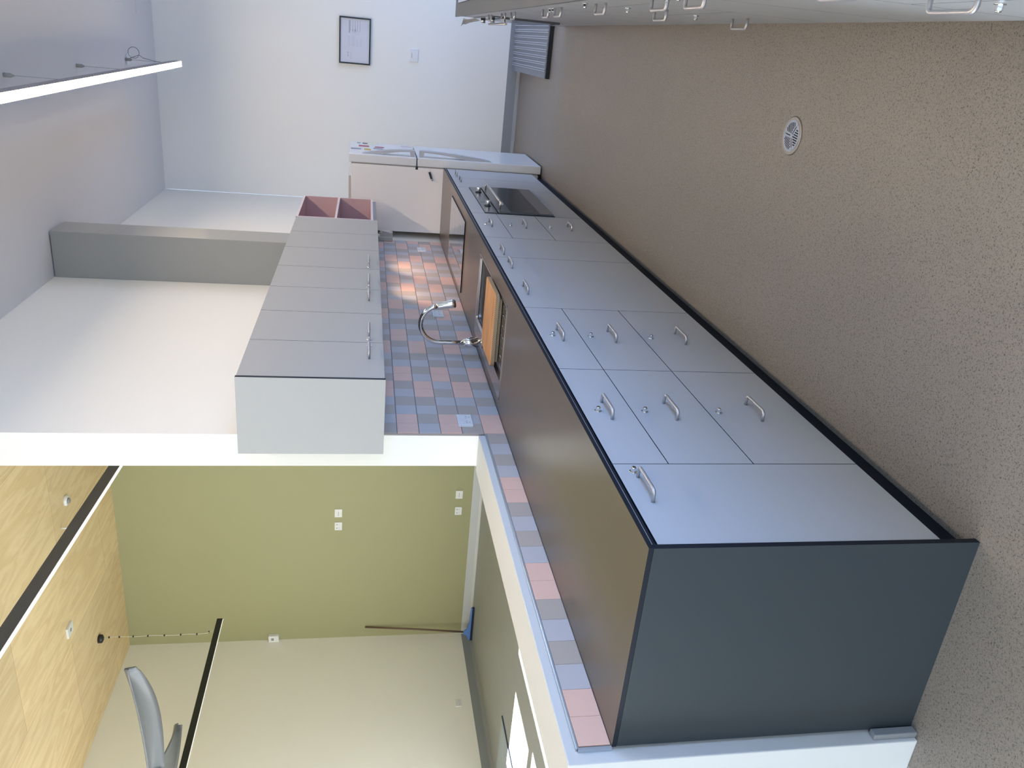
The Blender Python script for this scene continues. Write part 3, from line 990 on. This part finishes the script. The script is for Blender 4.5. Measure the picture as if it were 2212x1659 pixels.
front(r, 'door', XF, -1, .710, 1.170, ZB, ZT, LAM, hy=.845, hz=.79, ly=.752, lz=.80)
r = unit_r(1.170, 1.790, 'second three-drawer cabinet of the right-hand counter')
drawers_r(r, 1.170, 1.790)
r = unit_r(1.790, 2.790, 'two-door cabinet of the right-hand counter with locks beside the middle joint')
front(r, 'door', XF, -1, 1.790, 2.290, ZB, ZT, LAM, hy=2.165, hz=.79, ly=2.262, lz=.79)
front(r, 'door', XF, -1, 2.290, 2.790, ZB, ZT, LAM, hy=2.425, hz=.79, ly=2.325, lz=.79)
r = unit_r(2.790, 3.950, 'far two-door cabinet of the right-hand counter, before its oven')
front(r, 'door', XF, -1, 2.790, 3.390, ZB, ZT, LAM, hy=3.28, hz=.80)
front(r, 'door', XF, -1, 3.390, 3.950, ZB, ZT, LAM, hy=3.62, hz=.80)
r = unit_r(3.950, 4.360, 'narrow door cabinet beside the oven in the right-hand counter')
front(r, 'door', XF, -1, 3.950, 4.360, ZB, ZT, LAM, hy=4.20, hz=.80)
r = thing('oven_housing', (XF + .3, 4.9, ZB), 'grey filler cabinet around the oven in the right-hand counter', 'cabinet', GR)
carcass(r, XF + .0195, XF + .60, 4.360, 5.480, ZB, ZT - .0005)
front(r, 'top_filler', XF, -1, 4.360, 5.480, .775, ZT, LAM)
front(r, 'bottom_filler', XF, -1, 4.360, 5.480, ZB, .288, LAM)
front(r, 'side_filler', XF, -1, 5.340, 5.480, .288, .775, LAM)
ov = thing('built_in_oven', (XF + .3, 4.85, .29), 'built-in oven at the far end of the right-hand counter', 'oven')
bx(XF + .02, XF + .56, 4.385, 5.315, .30, .765).build('oven_body', M['black'], ov)
cp = MB().box(XF - .006, XF + .012, 4.366, 5.336, .687, .773).build('control_panel', M['oven_panel'], ov, bevel=.002)
dr = MB().box(XF - .014, XF + .012, 4.366, 5.336, .294, .683).build('oven_door', M['oven_panel'], ov, bevel=.002)
for yk in (4.60, 5.10):
    k = MB(); k.disc((XF - .006, yk, .727), .018, 'x', -.032, 22, 0); k.build('knob', M['chrome'], cp)
hm = MB(); hm.tube([(XF - .040, 4.42, .655), (XF - .040, 5.28, .655)], .0085, 12)
for yk in (4.5, 5.2): hm.tube([(XF - .013, yk, .655), (XF - .040, yk, .655)], .0065, 10)
hm.build('handle', M['handle'], dr)
o = bx(XF + .05, XF + .068, -.42, 5.48, 0, ZB - .001).build('plinth', M['plinth'])
tag(o, 'black recessed kickboard under the right-hand counter', 'plinth')
wr = thing('worktop', (XF + .3, 2.5, .871), 'grey worktop of the right-hand counter cut by the picture edge', 'worktop')
o = bx(XF - .006, XF + .64, -.44, 5.500, .8872, .900).build('top', M['worktop_grey'], wr)
bx(XF + .004, XF + .03, -.42, 5.49, ZT + .001, .8868).build('front_rail', M['edge'], wr)
tag(bx(XF + .002, XF + .604, 5.482, 5.498, 0, .870).build('end_panel', M['laminate']), 'narrow grey end panel at the far end of the right-hand counter', 'panel')
tag(bx(XF + .002, XF + .604, -.438, -.422, 0, .870).build('end_panel', M['charcoal']), 'dark end panel at the viewer end of the right-hand counter', 'panel')
hob(1.318, 1.83, 4.36, 5.245, 'black glass hob on the right-hand worktop reflecting the far wall')
# towel hanging from the far oven knob
mb = MB()
tx = XF - .03
P0 = [(tx - .004, 5.20, .845), (tx - .004, 5.30, .845), (tx - .050, 5.30, .86), (tx - .055, 5.26, .80), (tx - .03, 5.22, .75)]
n = 8
for k in range(n):
    pass
G = []
for i in range(9):
    row = []
    for j in range(7):
        u, v = i / 8, j / 6
        z = .868 - .13 * u * (1 - .55 * v)
        x = tx + .015 - .055 * v * (1 - .65 * u) - .006 * math.sin(u * 7 + v * 3)
        y = 5.18 + .16 * v + .015 * math.sin(u * 9)
        row.append((x, y, z))
    G.append(row)
mb = MB()
for row in G: mb.v += row
for i in range(8):
    for j in range(6):
        a = i * 7 + j
        mb.face([a, a + 1, a + 8, a + 7], 0, True)
o = mb.build('tea_towel', M['cloth'])
so = o.modifiers.new('thickness', 'SOLIDIFY'); so.thickness = .003
tag(o, 'small off white cloth hanging at the far corner of the right-hand counter', 'cloth')

# ------------------------------------------------------------------ floor drain
fd = thing('floor_drain', (.851, 1.423, 0), 'round slotted chrome drain set in the kitchen floor', 'drain')
cx, cy, RD = .851, 1.423, .071
mb = MB(); mb.tube([(cx, cy, .0002), (cx, cy, .002), (cx, cy, .0035)], [RD, RD, RD - .004], 48)
mb.build('outer_ring', M['drain_ring'], fd)
mb = MB(); mb.tube([(cx, cy, .0036), (cx, cy, .0046)], .0585, 48, 0)
rot0 = math.radians(23.5)
for s3 in range(3):
    th = rot0 + s3 * 2 * math.pi / 3           # axis of this sector
    ax = Vector((math.cos(th), math.sin(th), 0)); pr_ = Vector((-math.sin(th), math.cos(th), 0))
    def slot(p, q, wd):
        d = (q - p).normalized(); nrm = Vector((-d.y, d.x, 0)) * wd / 2
        i = len(mb.v)
        for pt in (p - nrm, q - nrm, q + nrm, p + nrm): mb.v.append((pt.x, pt.y, .0048))
        mb.face([i, i + 1, i + 2, i + 3], 1)
    C = Vector((cx, cy, 0))
    for k in range(-4, 5):
        off = k * .0088
        st = .006 + abs(off) * .62 + .004
        en = math.sqrt(max(.0001, .049 ** 2 - off ** 2))
        if en - st > .006: slot(C + ax * st + pr_ * off, C + ax * en + pr_ * off, .0042)
    bth = th + math.pi / 3
    bd = Vector((math.cos(bth), math.sin(bth), 0))
    slot(C + bd * .008, C + bd * .044, .0036)
    mb.tube([tuple(C + bd * .053 + Vector((0, 0, .0046))), tuple(C + bd * .053 + Vector((0, 0, .0056)))], .0032, 12, 0)
mb.build('slotted_grate', [M['chrome'], M['hole']], fd)

# ribbed ramp on the floor by the far wall
rp = thing('ribbed_ramp', (1.4, 6.66, 0), 'grey ribbed metal ramp with a black front edge on the floor by the far wall', 'ramp')
mb = MB()
y0, y1 = 5.955, 7.38
z0, z1 = .030, .088
xa, xb = .812, 2.1
mb.poly([(y0, 0), (y0, z0), (y1, z1), (y1, 0)], 'x', xa + .05, xb, 0)
mb.poly([(y0 - .002, 0), (y0 - .002, z0 + .002), (y1, z1 + .002), (y1, 0)], 'x', xa, xa + .05, 0)
mb.build('deck', M['ramp'], rp)
mb = MB()
x = xa + .055
while x < xb:
    mb.poly([(y0 + .01, z0 + .0), (y0 + .01, z0 + .010), (y1 - .01, z1 + .010), (y1 - .01, z1)], 'x', x, x + .007)
    mb.poly([(y0 + .01, z0 + .0), (y0 + .01, z0 + .010), (y1 - .01, z1 + .010), (y1 - .01, z1)], 'x', x + .016, x + .023)
    x += .053
o = mb.build('ribs', M['ramp_rib'], rp)
bx(xa - .002, xb, y0 - .045, y0 - .003, 0, z0 + .008).build('front_edge', M['black'], rp, bevel=.003)

# framed poster on the far wall
pc = thing('framed_poster', (.95, YF, 1.708), 'black framed poster of small grey pictures on the far white wall', 'picture')
x0, x1, z0, z1 = .731, 1.167, 1.552, 1.862
mb = MB(); fw = .014
for a in ((x0, x1, z0, z0 + fw), (x0, x1, z1 - fw, z1), (x0, x0 + fw, z0 + fw, z1 - fw), (x1 - fw, x1, z0 + fw, z1 - fw)):
    mb.box(a[0], a[1], YF - .024, YF - .001, a[2], a[3])
mb.build('frame', M['black'], pc)
mb = MB()
mb.box(x0 + fw, x1 - fw, YF - .012, YF - .003, z0 + fw, z1 - fw, 2)
def blk(u0, u1, v0, v1, mi):
    w_, h_ = x1 - x0, z1 - z0
    mb.box(x0 + u0 * w_, x0 + u1 * w_, YF - .0126, YF - .012, z0 + v0 * h_, z0 + v1 * h_, mi)
for k in range(5): blk(.70, .93, .64 - k * .075, .655 - k * .075, 0)
blk(.66, .93, .66, .70, 0); blk(.66, .74, .44, .60, 1); blk(.655, .72, .36, .40, 1)
blk(.38, .60, .64, .72, 1); blk(.38, .60, .50, .60, 1); blk(.38, .52, .40, .46, 1); blk(.38, .56, .28, .33, 1)
blk(.10, .26, .60, .66, 1); blk(.16, .20, .70, .73, 0); blk(.22, .25, .70, .73, 0)
mb.build('print', [M['ink'], M['ink_light'], M['paper']], pc)

# ------------------------------------------------------------------ pendant lights
def pendant(name, y0, y1, x0, z0, w_, h_, house, diff, label, tilt=0.0, diff_h=.006):
    r = thing('linear_pendant', (x0 + w_ / 2, (y0 + y1) / 2, z0), label, 'pendant light', 'long linear pendant lights')
    mb = MB(); mb.box(x0, x0 + w_, y0, y1, z0 + diff_h, z0 + h_); b = mb.build('housing', house, r, bevel=.001)
    mb = MB(); mb.box(x0 + .002, x0 + w_ - .002, y0 + .002, y1 - .002, z0, z0 + diff_h); mb.build('diffuser', diff, r)
    r.rotation_euler.z = tilt
    return r
# kitchen: lit
kp = pendant('k', -.2, 6.385, .622, 3.170, .046, .074, M['housing_grey'], M['diffuser'], 'lit white linear pendant hanging above the kitchen aisle')
def cup(r, x, y, zc, ztop):
    mb = MB()
    mb.tube([(x, y, zc - .0005), (x, y, zc - .035), (x, y, zc - .055)], [.013, .013, .004], 14)
    mb.build('ceiling_cup', M['flue'], r)
    MB().tube([(x, y, zc - .05), (x, y, ztop)], .0014, 6).build('suspension_wire', M['cable_grey'], r)
for yy in (6.44, 5.07, 3.80): cup(kp, .645, min(yy, 6.36), ZC, 3.243)
MB().box(.60, .69, 6.38, 6.50, ZC - .008, ZC - .0005).build('ceiling_plate', M['white_plastic'], kp, bevel=.002)
mb = MB()
pts = [(.645, 6.38, ZC - .01), (.66, 6.36, 3.575)]
for k in range(0, 15):
    a = math.radians(-110 + 360 * k / 14)
    pts.append((.705 + .045 * math.cos(a), 6.34, 3.545 + .045 * math.sin(a)))
pts += [(.668, 6.33, 3.47), (.650, 6.31, 3.36), (.646, 6.30, 3.243)]
mb.tube(pts, .003, 8)
mb.build('power_cable', M['cable_grey'], kp)
# living room, nearer: slightly skewed
r1 = pendant('l1', 0.2, 5.2, -1.775, 3.162, .027, .075, M['housing_black'], M['diffuser_off_glow'],
             'dark linear pendant with white underside closest to the kitchen in the living room', 0)
r1.location = (-1.740, 2.70, 3.162)
r1.rotation_euler.z = math.atan2(.105, 1.885)
mbw = MB().tube([(-1.74, 4.8, 3.237), (-1.74, 4.8, ZL)], .0014, 6).build('suspension_wire', M['cable_grey'], r1)
# living room, farther
p2 = pendant('l2', .8, 6.70, -5.643, 3.164, .016, .072, M['housing_dark'], M['diffuser_off_glow'], 'thin black linear pendant hanging far across the living room by the fan')
mb = MB()
pts = [(-5.634, 6.515, 3.238), (-5.630, 6.45, 3.30), (-5.634, 6.44, 3.42)]
for k in range(1, 9): pts.append((-5.634, 6.44 + .006 * math.sin(k * 1.9), 3.42 + k * .118))
pts.append((-5.634, 6.42, ZL - .03))
mb.tube(pts, .0035, 8)
mb.build('power_cable', M['cable_white'], p2)
for k, zz in enumerate((3.29, 3.42, 3.60, 3.78, 3.96, 4.12, 4.27, 4.38)):
    MB().chbox(-5.643, -5.625, 6.431 + (.03 if k == 0 else 0), 6.449 + (.03 if k == 0 else 0), zz - .008, zz + .008, .003).build('cable_clip', M['black'], p2)
MB().tube([(-5.634, 6.42, ZL - .001), (-5.634, 6.42, ZL - .04), (-5.634, 6.42, ZL - .055)], [.05, .048, .02], 20).build('ceiling_rose', M['black'], p2)

# ceiling fixtures on the plywood
r = thing('smoke_detector', (-3.555, 6.046, ZL), 'round white smoke detector on the plywood ceiling', 'detector')
MB().tube([(-3.555, 6.046, ZL - .0005), (-3.555, 6.046, ZL - .02), (-3.555, 6.046, ZL - .03)], [.055, .055, .042], 28).build('base', M['white_plastic'], r)
MB().tube([(-3.555, 6.046, ZL - .030), (-3.555, 6.046, ZL - .048)], [.030, .024], 24).build('dome', M['cable_grey'], r)
r = thing('ceiling_switch_plate', (-4.869, 5.673, ZL), 'square white cover plate on the plywood ceiling', 'plate')
MB().box(-4.93, -4.81, 5.60, 5.745, ZL - .022, ZL - .0005).build('cover', M['white_plastic'], r, bevel=.003)
MB().disc((-4.87, 5.672, ZL - .022), .02, 'z', -.003, 18).build('knockout', M['cable_grey'], r)
r = thing('ceiling_hook', (-3.755, 5.85, ZL), 'tiny white peg in the plywood ceiling beside the detector', 'hook')
MB().tube([(-3.755, 5.85, ZL - .0005), (-3.755, 5.85, ZL - .06)], .008, 10).build('peg', M['white_plastic'], r)

# ------------------------------------------------------------------ ceiling fan
H = Vector((-4.93, 3.76, 3.20)); R_ = 1.27
fn = thing('ceiling_fan', (H.x, H.y, H.z), 'large grey ceiling fan with long curved blades in the living room', 'fan')
MB().tube([(H.x, H.y, 3.14), (H.x, H.y, 3.16), (H.x, H.y, 3.24), (H.x, H.y, 3.30), (H.x, H.y, 3.33)], [.05, .085, .10, .08, .03], 32).build('motor', M['fan'], fn)
MB().tube([(H.x, H.y, 3.33), (H.x, H.y, ZL - .06)], .016, 14).build('down_rod', M['fan'], fn)
MB().tube([(H.x, H.y, ZL - .09), (H.x, H.y, ZL - .001)], [.03, .065], 24).build('canopy', M['fan'], fn)
def blade(ang):
    mb = MB(); n = 48; mseg = 8
    d = Vector((math.cos(ang), math.sin(ang), 0)); s_ = Vector((-math.sin(ang), math.cos(ang), 0))
    prof = []
    for i in range(n + 1):
        t = 1 - (1 - i / n) ** 1.9
        rad = .07 + (R_ - .07) * t
        lead = -.070 - .006 * math.sin(math.pi * t)
        trail = -.070 + .10 + .185 * math.sin(math.pi * min(1, t * .95 + .10)) ** .9
        if t > .88:
            q = (t - .88) / .12
            mid = (lead + trail) / 2 - .02
            k = math.sqrt(max(0, 1 - q * q)) * .97 + .03
            lead = mid + (lead - mid) * k; trail = mid + (trail - mid) * k
        prof.append((rad, lead, trail, t))
    for (rad, a, b, t) in prof:
        for j in range(mseg + 1):
            v = j / mseg
            off = a + (b - a) * v
            camber = .045 * math.sin(math.pi * v)
            tw = (.5 - v) * .075 * (1 - .5 * t)
            p = H + d * rad + s_ * off + Vector((0, 0, .005 + .085 * t * t + camber + tw))
            mb.v.append(tuple(p))
    wdt = mseg + 1
    for i in range(n):
        for j in range(mseg):
            k = i * wdt + j
            mb.face([k, k + 1, k + wdt + 1, k + wdt], 0, True)
    o = mb.build('blade', M['fan'], fn)
    so = o.modifiers.new('thickness', 'SOLIDIFY'); so.thickness = .012
    return o
for k in range(3): blade(math.radians(0 + 117 * k if k < 2 else 238))

# ------------------------------------------------------------------ squeegee leaning in the living room corner
sq = thing('floor_squeegee', (-6.45, 7.25, 0), 'blue floor squeegee with a brown pole leaning in the olive wall corner', 'squeegee')
MB().tube([(-6.455, 7.255, .075), (-6.438, 7.33, .75), (-6.440, 7.415, 1.462)], .0125, 14).build('pole', M['pole'], sq)
mb = MB()
mb.poly([(-6.86, .028), (-6.86, .046), (-6.62, .056), (-6.50, .085), (-6.475, .125), (-6.43, .125), (-6.405, .085), (-6.28, .056), (-6.04, .046), (-6.04, .028)], 'y', 7.235, 7.262)
# keep the head clear of the left wall
for i, v in enumerate(mb.v): mb.v[i] = (max(v[0], XL + .03) if v[0] < XL + .03 else v[0], v[1], v[2])
mb.build('head', M['blue_plastic'], sq, bevel=.003)
mb = MB(); mb.box(max(-6.865, XL + .028), -6.035, 7.228, 7.268, .001, .030); mb.build('rubber_blade', M['rubber'], sq, bevel=.004)

# entrance mat in the living room
mt = thing('entrance_mat', (-6.0, 3.0, 0), 'pale blue-grey mat with dark edging on the living room floor', 'mat')
bx(-6.40, -5.66, .9, 4.93, .0005, .009).build('pile', M['mat'], mt)
bx(-5.66, -5.636, .9, 4.95, .0005, .011).build('edging', M['mat_edge'], mt)
